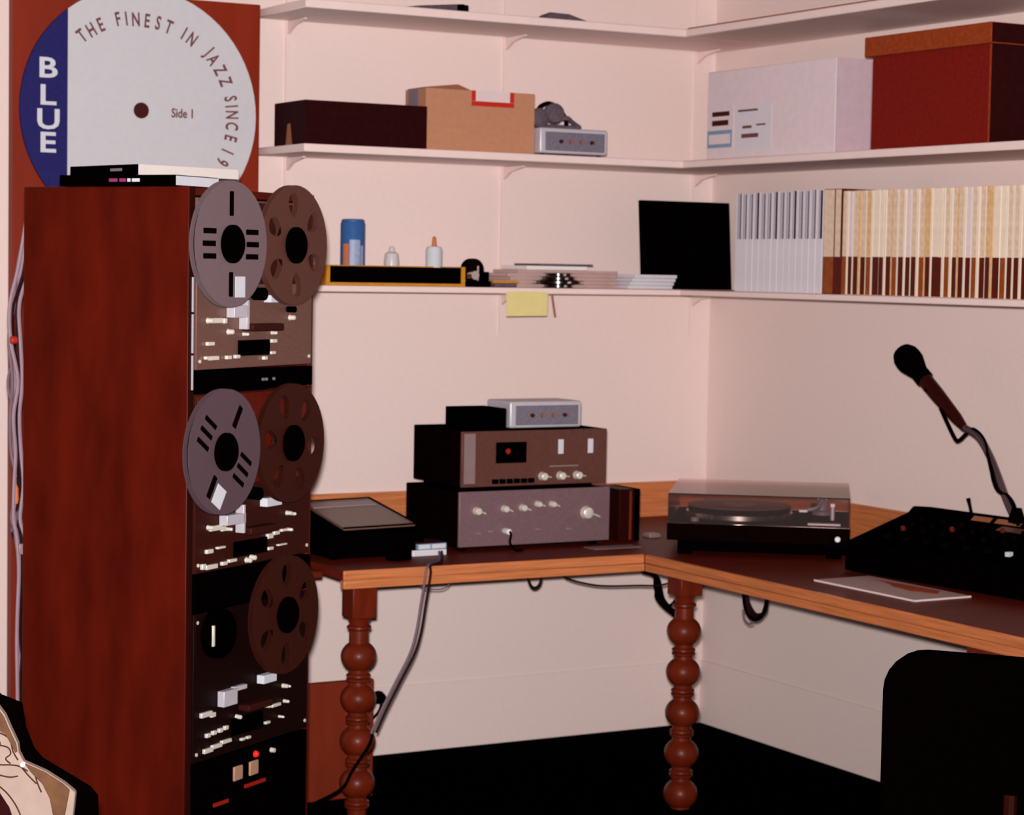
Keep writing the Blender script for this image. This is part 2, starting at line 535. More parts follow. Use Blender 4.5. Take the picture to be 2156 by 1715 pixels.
deck('reel_recorder', 'middle reel recorder in the rack with dark brown faceplate', .845, 1.232, 1.112, 'deck_metal_dim',
     [(.056, .943, .005), (.128, .933, .004), (.369, .909, .004), (.365, .947, .005), (.382, .944, .004), (.204, .857, .006), (.222, .861, .006)],
     [(.080, .940, .044, .011), (.108, .936, .014, .011), (.056, .892, .024, .009), (.099, .896, .030, .005), (.290, .902, .022, .011), (.316, .907, .022, .009), (.350, .910, .030, .006), (.292, .874, .020, .007), (.340, .878, .036, .004), (.064, .858, .042, .010), (.112, .860, .020, .008), (.143, .863, .030, .007), (.035, .861, .014, .012)],
     (.152, .868, .280, .902), (.176, .916, .290, .932),
     [('tension_bracket', B().box(.098, -.030, .944, .170, -.0085, .966).box(.160, -.030, .922, .168, -.0085, .984), 'silver_case'),
      ('capstan_cap', B().box(.255, -.028, .971, .316, -.0085, .990), 'white_label'),
      ('tape_guide', B().cyl((.212, -.0085, 1.005), .014, .03, 'y', 18), 'black')])
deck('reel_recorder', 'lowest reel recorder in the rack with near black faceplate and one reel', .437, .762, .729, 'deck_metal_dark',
     [(.171, .514, .005), (.284, .519, .004), (.357, .553, .005), (.368, .551, .003), (.362, .517, .004), (.342, .485, .003)],
     [(.050, .540, .040, .011), (.075, .535, .016, .010), (.322, .515, .036, .007), (.288, .481, .018, .006), (.057, .493, .014, .009), (.080, .495, .014, .009), (.104, .496, .014, .009), (.125, .498, .014, .009),
      (.058, .460, .032, .010), (.090, .464, .036, .009), (.126, .468, .036, .008), (.190, .461, .014, .006), (.213, .461, .014, .006)],
     (.150, .474, .270, .512), (.176, .526, .270, .540),
     [('tension_bracket', B().box(.098, -.026, .548, .150, -.0085, .582).box(.148, -.02, .574, .196, -.0085, .584), 'silver_case'),
      ('capstan_cap', B().box(.250, -.028, .575, .302, -.0085, .594), 'white_label'),
      ('reel_spindle', B().lathe([(.054, 0), (.054, .018), (.050, .024), (.012, .026), (.010, .034)], (.085, -.0085, .712), 'y', 30), 'black_gloss'),
      ('spindle_ring', B().box(.040, -.036, .690, .048, -.012, .735), 'switch_metal')])


def reel(label, u, z, wfront, rot, kind, dim=False):
    """wfront = distance of the front flange from the rack face"""
    t = thing('tape_reel', label, 'tape reel', (0, 0, 0), RZ, GRP)
    t.location = Matrix.Rotation(RZ, 3, 'Z') @ Vector((u, -wfront, z)) + Vector(RA)
    RR = .1325
    holes = []
    if kind == 'slotted':
        for a in (90, 270):
            holes.append(rrect(.0845, 0, .052, .0185, R(a+rot), .003))
        for a in (0, 180):
            for dz in (-.026, 0, .026):
                # three short parallel slots on each side
                ln = .050
                holes.append(rrect(.0800 if dz == 0 else .078, dz, ln, .0115, R(a+rot), .002))
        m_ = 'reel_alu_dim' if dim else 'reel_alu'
    else:
        for k in range(6):
            a = R(30+60*k+rot)
            pts = []
            for j in range(16):
                b_ = 2*math.pi*j/16
                x = .088+.027*math.cos(b_); y = (.0195+.005*math.cos(b_))*math.sin(b_)
                pts.append((x*math.cos(a)-y*math.sin(a), x*math.sin(a)+y*math.cos(a)))
            holes.append(pts)
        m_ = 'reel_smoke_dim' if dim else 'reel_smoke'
    vs, fs = flange_geo(RR, holes, 0, .0014)
    ob('front_flange', B().add(vs, fs), m_, t)
    vs, fs = flange_geo(RR, holes if kind == 'window' else [], 0, .0014)
    ob('back_flange', B().add([(x, y+.013, z_) for x, y, z_ in vs], fs), m_, t)
    pack = .120 if kind == 'slotted' else .058
    ob('tape_pack', B().cyl((0, .0118, 0), pack, .0105, 'y', 64), 'pack_dark' if kind == 'slotted' else 'tape_pack', t)
    hub = B().lathe([(.0405, 0), (.0405, .006), (.036, .010), (.020, .011)], (0, -.0009, 0), 'y', 32)
    for k in range(3):
        a = R(90+120*k)
        hub.box(-.003+.022*math.cos(a), -.0135, -.003+.022*math.sin(a), .003+.022*math.cos(a), -.010, .003+.022*math.sin(a))
    ob('hub', hub, 'black', t, label='black hub')
    ob('spindle_shaft', B().cyl((0, wfront-.0108, 0), .010, wfront-.026, 'y', 16), 'black', t)
    if kind == 'slotted':
        a = R(rot)
        pts = [(x*math.cos(a)-z_*math.sin(a), x*math.sin(a)+z_*math.cos(a)) for x, z_ in ((.014, -.112), (.050, -.112), (.050, -.068), (.014, -.068))]
        ob('paper_label', B().prism(pts, -.0019, -.0009, 'xz'), 'white_label', t, label='small white paper label')
    return t


reel('silver slotted reel on the top recorder, overhanging the rack top', .023, 1.549, .085, 0, 'slotted')
reel('brown six-window reel on the right of the top recorder', .307, 1.551, .060, 5, 'window')
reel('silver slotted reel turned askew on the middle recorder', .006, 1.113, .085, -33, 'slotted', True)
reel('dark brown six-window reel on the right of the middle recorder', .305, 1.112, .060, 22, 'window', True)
reel('dark brown reel on the lowest recorder beside its empty spindle', .289, .729, .060, 0, 'window', True)

for za, zb in ((1.405, 1.478), (1.318, 1.400), (1.240, 1.313)):
    ob('edge_strip', B().box(-.0035, -.0068, za, .0005, -.0042, zb), 'silver_case', rk)
# strips between the recorders
t = thing('control_strip', 'narrow black strip panel between the top and middle recorders', 'control panel', RA, RZ)
ob('faceplate', B().box(.0085, -.012, 1.2345, .4615, .012, 1.2775), 'black', t, bev=.001)
for u in (.255, .268, .298):
    ob('indicator', B().cyl((u, -.0122, 1.254), .0035, .004, 'y', 10), 'silver_face', t)
t = thing('control_strip', 'black blank panel between the middle and lowest recorders', 'control panel', RA, RZ)
ob('faceplate', B().box(.0085, -.012, .7655, .4615, .012, .8425), 'black', t, bev=.001)
t = thing('rack_amplifier', 'black unit at the rack foot with red lamp and two square buttons', 'amplifier', RA, RZ)
ob('faceplate', B().box(.0085, -.008, .10, .4615, .004, .4345), 'black', t, bev=.001)
ob('chassis', B().box(.02, .0045, .11, .448, .25, .42), 'black', t)
for u in (.175, .237):
    ob('square_button', B().box(u-.017, -.014, .372, u+.017, -.0085, .404), 'tan_button', t, bev=.002)
ob('red_lamp', B().lathe([(.0075, 0), (.0075, .004), (.005, .008)], (.246, -.0085, .417), 'y', 14), 'red_lamp', t, label='glowing red round lamp')
for u0, u1, z in ((.085, .140, .334), (.205, .285, .352)):
    ob('red_stripe', B().box(u0, -.012, z-.004, u1, -.0085, z+.004), 'red_paint', t)
ob('knob', B().lathe([(.006, 0), (.005, .01)], (.311, -.0085, .414), 'y', 12), 'switch_metal', t)

# flat boxes lying on the rack
t = thing('flat_box', 'flat black box with pale end and illegible print, lying on the rack', 'box', (-2.510, -1.684, 1.6685), 0, 'flat boxes on the rack')
# local x runs along the rack side (away from camera = -x), faces
t.rotation_euler = (0, 0, RZ)
ob('body', B().box(-.006, .0, 0, .150, .305, .0235), 'black', t, bev=.001)
ob('pale_end', B().box(-.004, -.0012, .002, .150, -.0001, .0215), 'white_label', t)
for y0, y1, mm in ((.092, .112, 'white_label'), (.116, .124, 'white_label'), (.128, .145, 'pink_ink'), (.150, .172, 'pink_ink')):
    ob('print_line', B().box(-.0068, y0, .009, -.0061, y1, .016), mm, t)
t = thing('flat_box', 'flat box with dark left side and bright white front, on the black box', 'box', (-2.565, -1.600, 1.6925), R(14), 'flat boxes on the rack')
ob('body', B().box(0, 0, 0, .262, .265, .0225), 'box_white', t, bev=.001)
ob('dark_side', B().box(-.0012, .0, .0, -.0001, .265, .0225), 'black', t)
ob('print_line', B().box(-.0018, .060, .009, -.0013, .105, .015), 'grey_tape', t)
t = thing('cassette_case', 'tiny black cassette case with faint label on the rack top corner', 'cassette', (-2.33, -1.385, 1.6685), R(20), None)
ob('body', B().box(0, 0, 0, .075, .10, .016), 'black', t, bev=.001)
ob('spine_label', B().box(.01, -.001, .006, .045, -.0001, .011), 'grey_tape', t)

# cables hanging behind the rack
cab = thing('cable_bundle', 'bundle of grey and dark cables hanging down behind the wooden rack', 'cables', (-2.683, -1.11, 0))
base = [(.032, .005, 1.609), (.016, .006, 1.494), (-.001, .01, 1.407), (-.005, .006, 1.325), (.003, -.005, 1.233), (-.003, .004, 1.15), (-.003, -.014, 1.069), (-.001, -.02, .993), (-.006, -.021, .917), (.002, -.03, .874), (.006, -.038, .798), (.002, -.04, .66), (.000, -.049, .50), (.0, -.05, .02)]
for k in range(7):
    off = (random.uniform(-.012, .018), random.uniform(-.01, .01))
    pts = [(p[0]+off[0]+random.uniform(-.006, .006), p[1]+off[1], p[2]) for p in base]
    ob('cable', B().tube(pts, random.choice([.003, .0035, .0045]), 6), ['cable_pale', 'cable_dark', 'cable_pale', 'cable_dark', 'cable_grey', 'cable_pale', 'cable_dark'][k], cab)
ob('cable', B().tube([(.0, 0, 1.28), (-.012, 0, 1.255), (-.016, 0, 1.22), (-.008, 0, 1.185), (.0, 0, 1.17)], .003, 6), 'cable_grey', cab, label='small grey loop sticking out')
ob('cable_tie', B().lathe([(.008, 0), (.010, .004), (.008, .014)], (-.014, -.012, 1.325), 'x', 12), 'cable_red', cab, label='red cable tie')
ob('plug', B().lathe([(.006, 0), (.008, .01), (.007, .035), (.003, .045)], (-.004, -.022, .950), 'z', 10), 'orange_plastic', cab, label='orange plug')
ob('plug', B().tube([(.004, -.02, .935), (-.012, -.022, .885)], .006, 8, False), 'grey_soft', cab, label='grey plug')
ob('connector', B().box(-.004, -.05, .835, .016, -.03, .860), 'cass_strip', cab, bev=.002, label='pale square connector')

# ------------------------------------------------------------------ L-shaped table
TT = .706
tb = thing('corner_table', 'L-shaped corner table with turned legs and orange pine edge', 'table', (-.8, -.8, 0))
X0 = -1.715
sh = Vector((.8, .8, 0))


def T(x, y):
    return (x+.8, y+.8)


def tbox(x0, y0, z0, x1, y1, z1):
    return B().box(x0+.8, y0+.8, z0, x1+.8, y1+.8, z1)


ob('tabletop', B().prism([T(X0, -.055), T(-1.634, -.055), T(-1.634, -.020), T(-.02, -.020), T(-.02, -3.1), T(-.765, -3.1), T(-.765, -.825), T(X0, -.825)], TT-.026, TT, 'xy'), 'table_top', tb)
ob('edge_strip', tbox(X0, -.8335, TT-.027, -.7745, -.8255, TT-.0005), 'pine', tb, bev=.003)
ob('edge_strip', tbox(-.7745, -3.1, TT-.027, -.7655, -.8335, TT-.0005), 'pine_y', tb, bev=.003)
ob('apron', tbox(X0+.002, -.830, TT-.050, -.771, -.806, TT-.0275), 'pine', tb, bev=.002)
ob('apron', tbox(-.771, -3.1, TT-.050, -.749, -.830, TT-.0275), 'pine_y', tb, bev=.002)
ob('upstand', tbox(-1.634, -.0195, TT-.0255, -.02, -.0045, .819), 'pine', tb, bev=.002)
ob('upstand', tbox(-.0195, -3.1, TT-.0255, -.0045, -.02, .819), 'pine_y', tb, bev=.002)


def turned_leg(x, y, sqh=.088, zc=.462, rz=0):
    w_ = .036
    b = B()
    zt = TT-.0505
    b.box(-w_, -w_, zt-sqh, w_, w_, zt)
    sq = ob('leg', b, 'leg_wood', tb, bev=.003)
    sq.location = (x+.8, y+.8, 0); sq.rotation_euler = (0, 0, rz)
    prof = [(.0330, zt-sqh-.0005), (.0265, zt-sqh-.015), (.0255, zt-sqh-.019), (.0330, zt-sqh-.024), (.0335, zt-sqh-.029), (.0265, zt-sqh-.035)]
    while zc > .03:
        for k in range(-5, 6):
            a = k*R(14.2)
            prof.append((max(.0270, .0490*math.cos(a)), zc-.041*math.sin(a)/math.sin(R(71))))
        zc2 = zc-.0575
        if zc2 > .02:
            prof += [(.0265, zc2+.012), (.0330, zc2+.008), (.0335, zc2+.003), (.0270, zc2), (.0335, zc2-.003), (.0330, zc2-.008), (.0265, zc2-.012)]
        zc -= .115
    prof = [p for p in prof if p[1] > .002]+[(.024, .001)]
    tu = ob('turning', B().lathe(prof, (0, 0, 0), 'z', 28), 'leg_wood', sq)
    return sq


turned_leg(-1.632, -.757)
turned_leg(-.7300, -.975, .050, .504)
turned_leg(-.700, -2.262)
ob('stretcher_block', tbox(-.748, -2.35, TT-.090, -.665, -2.175, TT-.0505), 'leg_wood', tb, bev=.002)
ob('side_ledge', tbox(-1.80, -.70, TT-.036, X0, -.40, TT-.018), 'leg_wood', tb, bev=.002)

o = ob('plywood_panel', B().box(-1.93, -.47, .0, -1.445, -.448, .337), 'cabinet_wood', bev=.003)
tag(o, 'low reddish brown plywood panel standing under the left end of the table', 'panel')

# ------------------------------------------------------------------ stereo stack on the table
AY = -.607
t = thing('amplifier', 'wide silver-fronted amplifier at the bottom of the stereo stack', 'amplifier', (-1.254, AY, TT))
ob('case', B().box(0, .006, .010, .497, .335, .168), 'black_side', t, bev=.003)
ob('faceplate', B().box(-.001, -.004, .014, .498, .0055, .171), 'amp_face', t, bev=.002)
for x, z, r in ((.054, .116, .010), (.144, .119, .009), (.203, .120, .009), (.253, .129, .008), (.301, .127, .008), (.417, .098, .016)):
    k_ = ob('knob', B().lathe([(r*1.2, 0), (r*1.1, .004), (r, .016), (r*.8, .018)], (x, -.0045, z), 'y', 20), 'switch_metal', t)
    ob('pointer', B().tube([(x+r*.5, -.016, z), (x+r*2.6, -.014, z-r*.8)], .0022, 6, False), 'switch_metal', k_)
ob('plug', B().lathe([(.008, 0), (.010, .006), (.0085, .03), (.004, .034)], (.145, -.0045, .056), 'y', 16), 'white_plastic', t)
for x, z in ((.060, .052), (.254, .056), (.358, .053), (.100, .056)):
    ob('switch', B().box(x-.008, -.009, z-.003, x+.008, -.0045, z+.003), 'cass_strip', t, bev=.001)
for x in (.03, .467):
    for y in (.04, .28):
        ob('foot', B().cyl((x, y, .0), .014, .0105, 'z', 14), 'rubber', t)
o = ob('headphone_lead', B().tube([(-1.109, AY-.038, TT+.056), (-1.112, AY-.05, TT+.05), (-1.118, AY-.055, TT+.028), (-1.105, AY-.058, TT+.010), (-1.095, AY-.052, TT+.0045), (-1.07, AY-.045, TT+.004)], .0035, 8), 'cable_black')
tag(o, 'short black lead hanging from the plug in the amplifier', 'cable')

t = thing('cassette_deck', 'brown-fronted cassette deck standing on the silver amplifier', 'cassette deck', (-1.249, AY, .8775))
ob('case', B().box(0, .006, .012, .478, .30, .170), 'black_side', t, bev=.003)
ob('faceplate', B().box(-.001, -.004, .012, .479, .0055, .170), 'cass_face', t, bev=.002)
ob('side_strip', B().box(.006, -.0055, .022, .042, -.0042, .164), 'cass_strip', t)
cw = ob('cassette_window', B().box(.108, -.008, .078, .208, -.0042, .138), 'black_gloss', t, bev=.002)
ob('cassette_mark', B().cyl((.146, -.0082, .112), .008, .0012, 'y', 16), 'red_paint', cw, label='red spot behind the window')
for x in (.322, .422):
    ob('level_meter', B().box(x-.009, -.007, .100, x+.009, -.0042, .142), 'white_label', t, bev=.001)
for x in (.262, .322, .378):
    k_ = ob('knob', B().lathe([(.013, 0), (.012, .004), (.0105, .018), (.008, .020)], (x, -.0042, .037), 'y', 20), 'switch_metal', t)
    ob('pointer', B().tube([(x+.006, -.018, .037), (x+.026, -.012, .034)], .002, 6, False), 'switch_metal', k_)
ob('trim_line', B().box(.285, -.0055, .063, .382, -.0042, .067), 'cass_strip', t)
for k in range(6):
    ob('key', B().box(.097+k*.0235, -.014, .020, .114+k*.0235, -.0042, .033), 'black', t, bev=.001)
for x in (.03, .44):
    for y in (.04, .26):
        ob('foot', B().cyl((x, y, 0), .014, .0125, 'z', 14), 'rubber', t)

t = thing('adapter_box', 'small black box on the left of the cassette deck top', 'electronic box', (-1.220, -.587, 1.0480))
ob('case', B().box(.0, .004, .004, .127, .137, .062), 'black', t, bev=.002)
ob('faceplate', B().box(.002, -.002, .006, .125, .0035, .060), 'black_gloss', t, bev=.001)
for x in (.012, .115):
    for y in (.02, .12):
        ob('foot', B().cyl((x, y, 0), .006, .0045, 'z', 10), 'rubber', t)


def silver_box(label, loc, rz=0):
    t = thing('phono_preamp', label, 'electronic box', loc, rz)
    ob('case', B().box(0, 0, .006, .238, .14, .082), 'silver_case', t, bev=.006, seg=3)
    ob('faceplate', B().box(.018, -.0035, .014, .226, .0005, .070), 'silver_face', t, bev=.002)
    for x, mm in ((.070, 'ink_dark'), (.104, 'tan_dim'), (.140, 'tan_dim'), (.178, 'ink_dark')):
        ob('knob', B().lathe([(.006, 0), (.005, .009)], (x, -.004, .042), 'y', 12), mm, t)
    for x in (.02, .218):
        for y in (.02, .12):
            ob('foot', B().cyl((x, y, 0), .007, .0065, 'z', 10), 'rubber', t)
    return t


silver_box('small silver box with grey face on top of the cassette deck', (-1.093, -.605, 1.0480))
silver_box('small silver box with grey face on the middle shelf beside the carton', (-.852, -.330, 1.8495))

t = thing('bookend_speaker', 'small brown wooden cabinet with black edge right of the amplifier', 'speaker', (-.690, -.560, TT))
ob('cabinet', B().box(0, 0, 0, .052, .14, .155), 'rack_wood_dark', t, bev=.002)
ob('light_stripe', B().box(.034, -.0012, .004, .042, -.0001, .150), 'cabinet_wood', t)
ob('black_end', B().box(.0525, .0, 0, .072, .14, .155), 'black', t, bev=.001)

# ------------------------------------------------------------------ left end of the table
t = thing('portable_recorder', 'black portable player with tinted lid at the left end of the table', 'player', (-1.61, -.60, TT), R(1))
ob('body', B().hexa([(-.055, -.035, .004), (.235, -.035, .004), (.235, .345, .004), (-.055, .345, .004)],
                    [(-.055, -.035, .070), (.235, -.035, .074), (.245, .345, .114), (-.045, .345, .108)]), 'black', t, bev=.004)
ob('lid', B().hexa([(.000, -.005, .0762), (.222, -.005, .0795), (.246, .337, .1165), (.030, .337, .1135)],
                   [(.000, -.005, .0840), (.222, -.005, .0870), (.246, .337, .1245), (.030, .337, .1215)]), 'recorder_lid', t, bev=.002)
ob('lid_band', B().hexa([(.026, .245, .1110), (.226, .245, .1140), (.232, .300, .1195), (.032, .300, .1165)],
                        [(.026, .245, .1140), (.226, .245, .1170), (.232, .300, .1225), (.032, .300, .1195)]), 'recorder_band', t)
ob('lid_rim', B().tube([(-.002, -.008, .084), (.225, -.008, .087), (.250, .340, .125), (.028, .340, .1215)], .003, 6, False), 'black_side', t)
for x in (-.035, .215):
    for y in (-.015, .325):
        ob('foot', B().cyl((x, y, 0), .009, .0045, 'z', 10), 'rubber', t)
t = thing('mains_adaptor', 'small black mains adaptor in front of the portable player', 'adaptor', (-1.505, -.725, TT), R(20))
ob('body', B().box(0, 0, 0, .060, .045, .030), 'black', t, bev=.004)
ob('cord_collar', B().cyl((.060, .022, .015), .005, .015, 'x', 10), 'rubber', t)

CG = 'cassette boxes in front of the player'
t = thing('cassette_box', 'pale cassette box lying lowest in front of the player', 'cassette', (-1.415, -.640, TT), R(2), CG)
ob('body', B().box(0, 0, 0, .108, .07, .016), 'white_plastic', t, bev=.001)
ob('insert_card', B().box(.004, -.0008, .002, .104, -.0001, .014), 'white_label', t)
t = thing('cassette_box', 'bluish cassette box lying on top of the pale one', 'cassette', (-1.400, -.642, TT+.0175), R(4), CG)
ob('body', B().box(0, 0, 0, .094, .07, .016), 'label_blue', t, bev=.001)
ob('insert_card', B().box(.003, -.0008, .002, .040, -.0001, .014).box(.046, -.0008, .002, .090, -.0001, .014), 'white_label', t)
o = ob('card_sleeve', B().box(-1.405, -.640, TT+.0345, -1.320, -.575, TT+.0395), 'box_maroon', bev=.001)
tag(o, 'thin maroon sleeve lying on the bluish cassette box', 'sleeve')
o = ob('paper_slip', B().box(-.86, -.700, TT, -.70, -.640, TT+.0015), 'cass_strip')
tag(o, 'pale strip of paper lying in front of the amplifier', 'paper')
o = ob('paper_tag', B().box(-.555, -.52, TT, -.515, -.48, TT+.012), 'cass_strip', bev=.002)
tag(o, 'tiny pale block on the table left of the turntable', 'block')

# ------------------------------------------------------------------ turntable
ang = math.atan2(-.608, .794)
t = thing('turntable', 'black turntable with clear dust cover in the table corner', 'turntable', (-.712, -.868, TT), ang)
W_, D_ = .500, .455
ob('lower_plinth', B().box(.020, .012, .012, W_-.006, D_-.012, .042), 'black', t, bev=.002)
ob('plinth', B().box(-.010, -.006, .0425, W_+.004, D_, .090), 'black_side', t, bev=.003)
for x in (.04, W_-.04):
    for y in (.04, D_-.04):
        ob('foot', B().cyl((x, y, 0), .022, .013, 'z', 18), 'rubber', t)
pc = (.185, .215)
pl = ob('platter', B().lathe([(.150, 0), (.155, .004), (.155, .017), (.150, .019)], (pc[0], pc[1], .0905), 'z', 64), 'chrome', t)
ob('record', B().lathe([(.150, 0), (.151, .001), (.150, .0022), (.05, .0022)], (pc[0], pc[1], .1245), 'z', 64), 'amp_face', t)
ob('mat', B().lathe([(.148, 0), (.149, .003), (.146, .0145)], (pc[0], pc[1], .110), 'z', 64), 'black', t)
ob('record_label', B().cyl((pc[0], pc[1], .1271), .050, .0006, 'z', 40), 'cass_strip', t)
ob('spindle', B().cyl((pc[0], pc[1], .1275), .003, .010, 'z', 10), 'chrome', t)
ob('headshell_plate', B().box(.385, .050, .0905, .478, .075, .096), 'silver_case', t, bev=.001)
ob('tonearm_base', B().lathe([(.030, 0), (.030, .010), (.018, .014), (.016, .040), (.010, .046)], (.425, .345, .0905), 'z', 24), 'silver_face', t)
arm = ob('tonearm', B().tube([(.425, .390, .133), (.425, .345, .135), (.420, .22, .134), (.405, .12, .132), (.375, .075, .130)], .0045, 10), 'silver_case', t)
ob('counterweight', B().cyl((.425, .385, .133), .014, .028, Vector((0, 1, 0)), 18), 'silver_case', arm)
ob('headshell', B().box(.360, .052, .1265, .384, .090, .134), 'silver_case', arm, bev=.001)
ob('arm_rest', B().cyl((.455, .20, .0905), .006, .045, 'z', 12).box(.449, .192, .130, .461, .208, .139), 'silver_case', t)
ob('start_button', B().lathe([(.008, 0), (.008, .008), (.006, .010)], (.470, -.0062, .060), 'y', 16), 'white_plastic', t, label='bright round start button')
ob('pitch_knob', B().cyl((.065, .060, .0905), .012, .012, 'z', 16), 'silver_face', t)
# hollow dust cover: five thin panes
x0, x1, y0, y1, z0, z1, th = -.008, W_+.002, -.004, D_-.002, .0908, .176, .0028
cv = B()
cv.box(x0, y0, z1-th, x1, y1, z1)
cv.box(x0, y0, z0, x1, y0+th, z1-th-.0001)
cv.box(x0, y1-th, z0, x1, y1, z1-th-.0001)
cv.box(x0, y0+th+.0001, z0, x0+th, y1-th-.0001, z1-th-.0001)
cv.box(x1-th, y0+th+.0001, z0, x1, y1-th-.0001, z1-th-.0001)
ob('dust_cover', cv, 'clear_cover', t, label='clear plastic dust cover')
for x in (.09, .41):
    ob('hinge', B().box(x-.02, D_-.001, .07, x+.02, D_+.010, .112), 'black', t, bev=.002)

# ------------------------------------------------------------------ mixing desk and microphone
ca = R(-84)
t = thing('mixing_desk', 'large black sloping mixing desk at the right end of the table', 'mixer', (-.462, -1.345, TT), ca)
L_ = .86
prof = [(0, .003), (.325, .003), (.325, .160), (.255, .166), (.235, .150), (.0, .082)]   # local y (depth), z
b = B().prism([(y_, z_) for y_, z_ in prof], 0, L_, 'yz')
ob('body', b, 'black', t, bev=.004)


def on_slope(y_):
    return .082+(.150-.082)*y_/.235


for k in range(10):
    x = .10+k*.072
    for j in range(3):
        y_ = .12+j*.036
        z_ = on_slope(y_)
        mm = 'knob_red' if (k*3+j) % 7 == 0 else ('mic_body' if k > 5 and j == 1 else 'black_side')
        ob('knob', B().lathe([(.007, 0), (.0065, .010), (.004, .012)], (x, y_, z_-.001), (0, -.37, .93), 10), mm, t)
    z_ = on_slope(.055)
    ob('fader', B().box(x-.006, .048, z_, x+.006, .066, z_+.012), 'white_label' if k in (6, 8) else 'black_side', t, bev=.001)
for x0_, x1_ in ((.235, .300), (.318, .405)):
    ob('scribble_strip', B().hexa([(x0_, .236, .1505), (x1_, .236, .1505), (x1_, .250, .1615), (x0_, .250, .1615)],
                                  [(x0_, .234, .1515), (x1_, .234, .1515), (x1_, .248, .1625), (x0_, .248, .1625)]), 'tan_dim', t)
ob('meter_window', B().hexa([(.36, .196, .1380), (.50, .196, .1380), (.50, .222, .1455), (.36, .222, .1455)],
                            [(.36, .194, .1405), (.50, .194, .1405), (.50, .220, .1480), (.36, .220, .1480)]), 'cass_face', t)
ob('toggle', B().tube([(.170, .305, .162), (.166, .303, .180), (.160, .302, .200)], [.0045, .0045, .006], 8, False), 'black_side', t)

t = thing('microphone', 'black microphone with foam head on a gooseneck rising from the mixer', 'microphone', (-.2, -1.74, .862))
o_ = Vector((-.2, -1.74, .862))


def M_(y, z, x=-.2):
    return Vector((x, y, z))-o_


hd = M_(-1.272, 1.275); tail = M_(-1.512, 1.102)
ax = (tail-hd).normalized()
hp = [(.002, -.043), (.018, -.041), (.030, -.032), (.0375, -.016), (.039, 0), (.038, .014), (.032, .034), (.027, .050), (.024, .062)]
ob('foam_head', B().lathe(hp, hd, ax, 32), 'mic_foam', t)
ob('collar', B().lathe([(.0235, .062), (.0255, .066), (.0255, .088), (.021, .093)], hd, ax, 24), 'black', t)
ob('body', B().lathe([(.0215, .0935), (.0210, .15), (.0165, .255), (.0115, .290), (.0105, .300)], hd, ax, 24), 'mic_body', t)
ob('switch', B().box(-.004, -.004, -.004, .004, .004, .004), 'black', t).location = hd+ax*.125+Vector((-.019, 0, -.006))
ob('gooseneck', B().tube([tail, M_(-1.569, 1.082), M_(-1.612, 1.040), M_(-1.650, .985), M_(-1.683, .930), M_(-1.715, .885), M_(-1.725, .872), M_(-1.727, .869)], .0105, 12), 'goose_metal', t)
wrap = []
path = [hd+ax*.20, M_(-1.492, 1.086), M_(-1.507, 1.078), M_(-1.525, 1.082), M_(-1.560, 1.090), M_(-1.605, 1.060), M_(-1.636, 1.005), M_(-1.646, .975), M_(-1.660, .955), M_(-1.700, .925), M_(-1.724, .900), M_(-1.735, .862)]
offs = [(-.018, -.008), (-.016, -.012), (-.012, -.01), (0, .004), (.0, .010), (.0, .012), (-.012, .0), (-.014, -.006), (-.012, -.008), (.0, .010), (.002, .010), (.0, .0)]
pts = [p+Vector((a, b_ if i > 2 else 0, b_)) for i, (p, (a, b_)) in enumerate(zip(path, offs))]
ob('cable', B().tube(pts, .0056, 8), 'cable_black', t)
ob('base_flange', B().lathe([(.022, -.004), (.022, .006), (.015, .026), (.013, .034)], M_(-1.727, .873), 'z', 20), 'black', t)

# sleeve lying in front of the mixer
t = thing('paper_sleeve', 'pale square record sleeve with orange band lying before the mixer', 'record sleeve', (-.655, -1.470, TT), R(-89))
ob('cover', B().box(0, 0, 0, .395, .182, .004), 'sleeve_paper', t)
ob('bright_edge', B().box(-.001, -.0025, 0, .396, -.0002, .0046), 'sleeve_edge', t)
ob('bright_edge', B().box(.3952, -.0025, 0, .3975, .182, .0046), 'sleeve_edge', t)
ob('orange_print', B().prism([(.06, .150), (.30, .165), (.34, .120), (.27, .095), (.19, .105), (.14, .130)], .0041, .0046, 'xy'), 'sleeve_orange', t)

# ------------------------------------------------------------------ chair
t = thing('office_chair', 'black upholstered chair with rounded back before the right table wing', 'chair', (-1.50, -3.17, 0), math.atan2(-.777, .63))
# local x along the back, local y = towards the table
cw_, z0, z1, rr = .235, .40, .838, .075
out = []
for cx, cz, a0_ in ((cw_-rr, z1-rr, 0), (-cw_+rr, z1-rr, 90), (-cw_+.05+.0, z0+rr, 180), (cw_-.05, z0+rr, 270)):
    for k in range(7):
        a = R(a0_+15*k)
        rad = rr if a0_ < 180 else .05
        out.append((cx+rad*math.cos(a), cz+rad*math.sin(a)))
ob('backrest', B().prism(out, -.022, .030, 'xz'), 'chair_fabric', t, bev=.012, seg=3)
ob('seat', B().prism([(x, y+.29) for x, y in rrect(0, 0, .47, .44, 0, .06)], .40, .475, 'xy'), 'chair_fabric', t, bev=.015, seg=3)
ob('back_bar', B().tube([(0, -.030, .60), (0, -.045, .42), (0, .02, .365), (0, .20, .375)], .012, 8), 'rack_wood_dark', t)
ob('gas_post', B().cyl((0, .28, .08), .025, .315, 'z', 18), 'black', t)
for k in range(5):
    a = R(72*k+10)
    lg = ob('leg', B().tube([(.03*math.cos(a), .28+.03*math.sin(a), .095), (.27*math.cos(a), .28+.27*math.sin(a), .065)], .016, 8, False), 'black', t)
    ob('castor', B().cyl((.27*math.cos(a)-.012, .28+.27*math.sin(a), .0265), .026, .024, 'x', 16), 'rubber', lg)

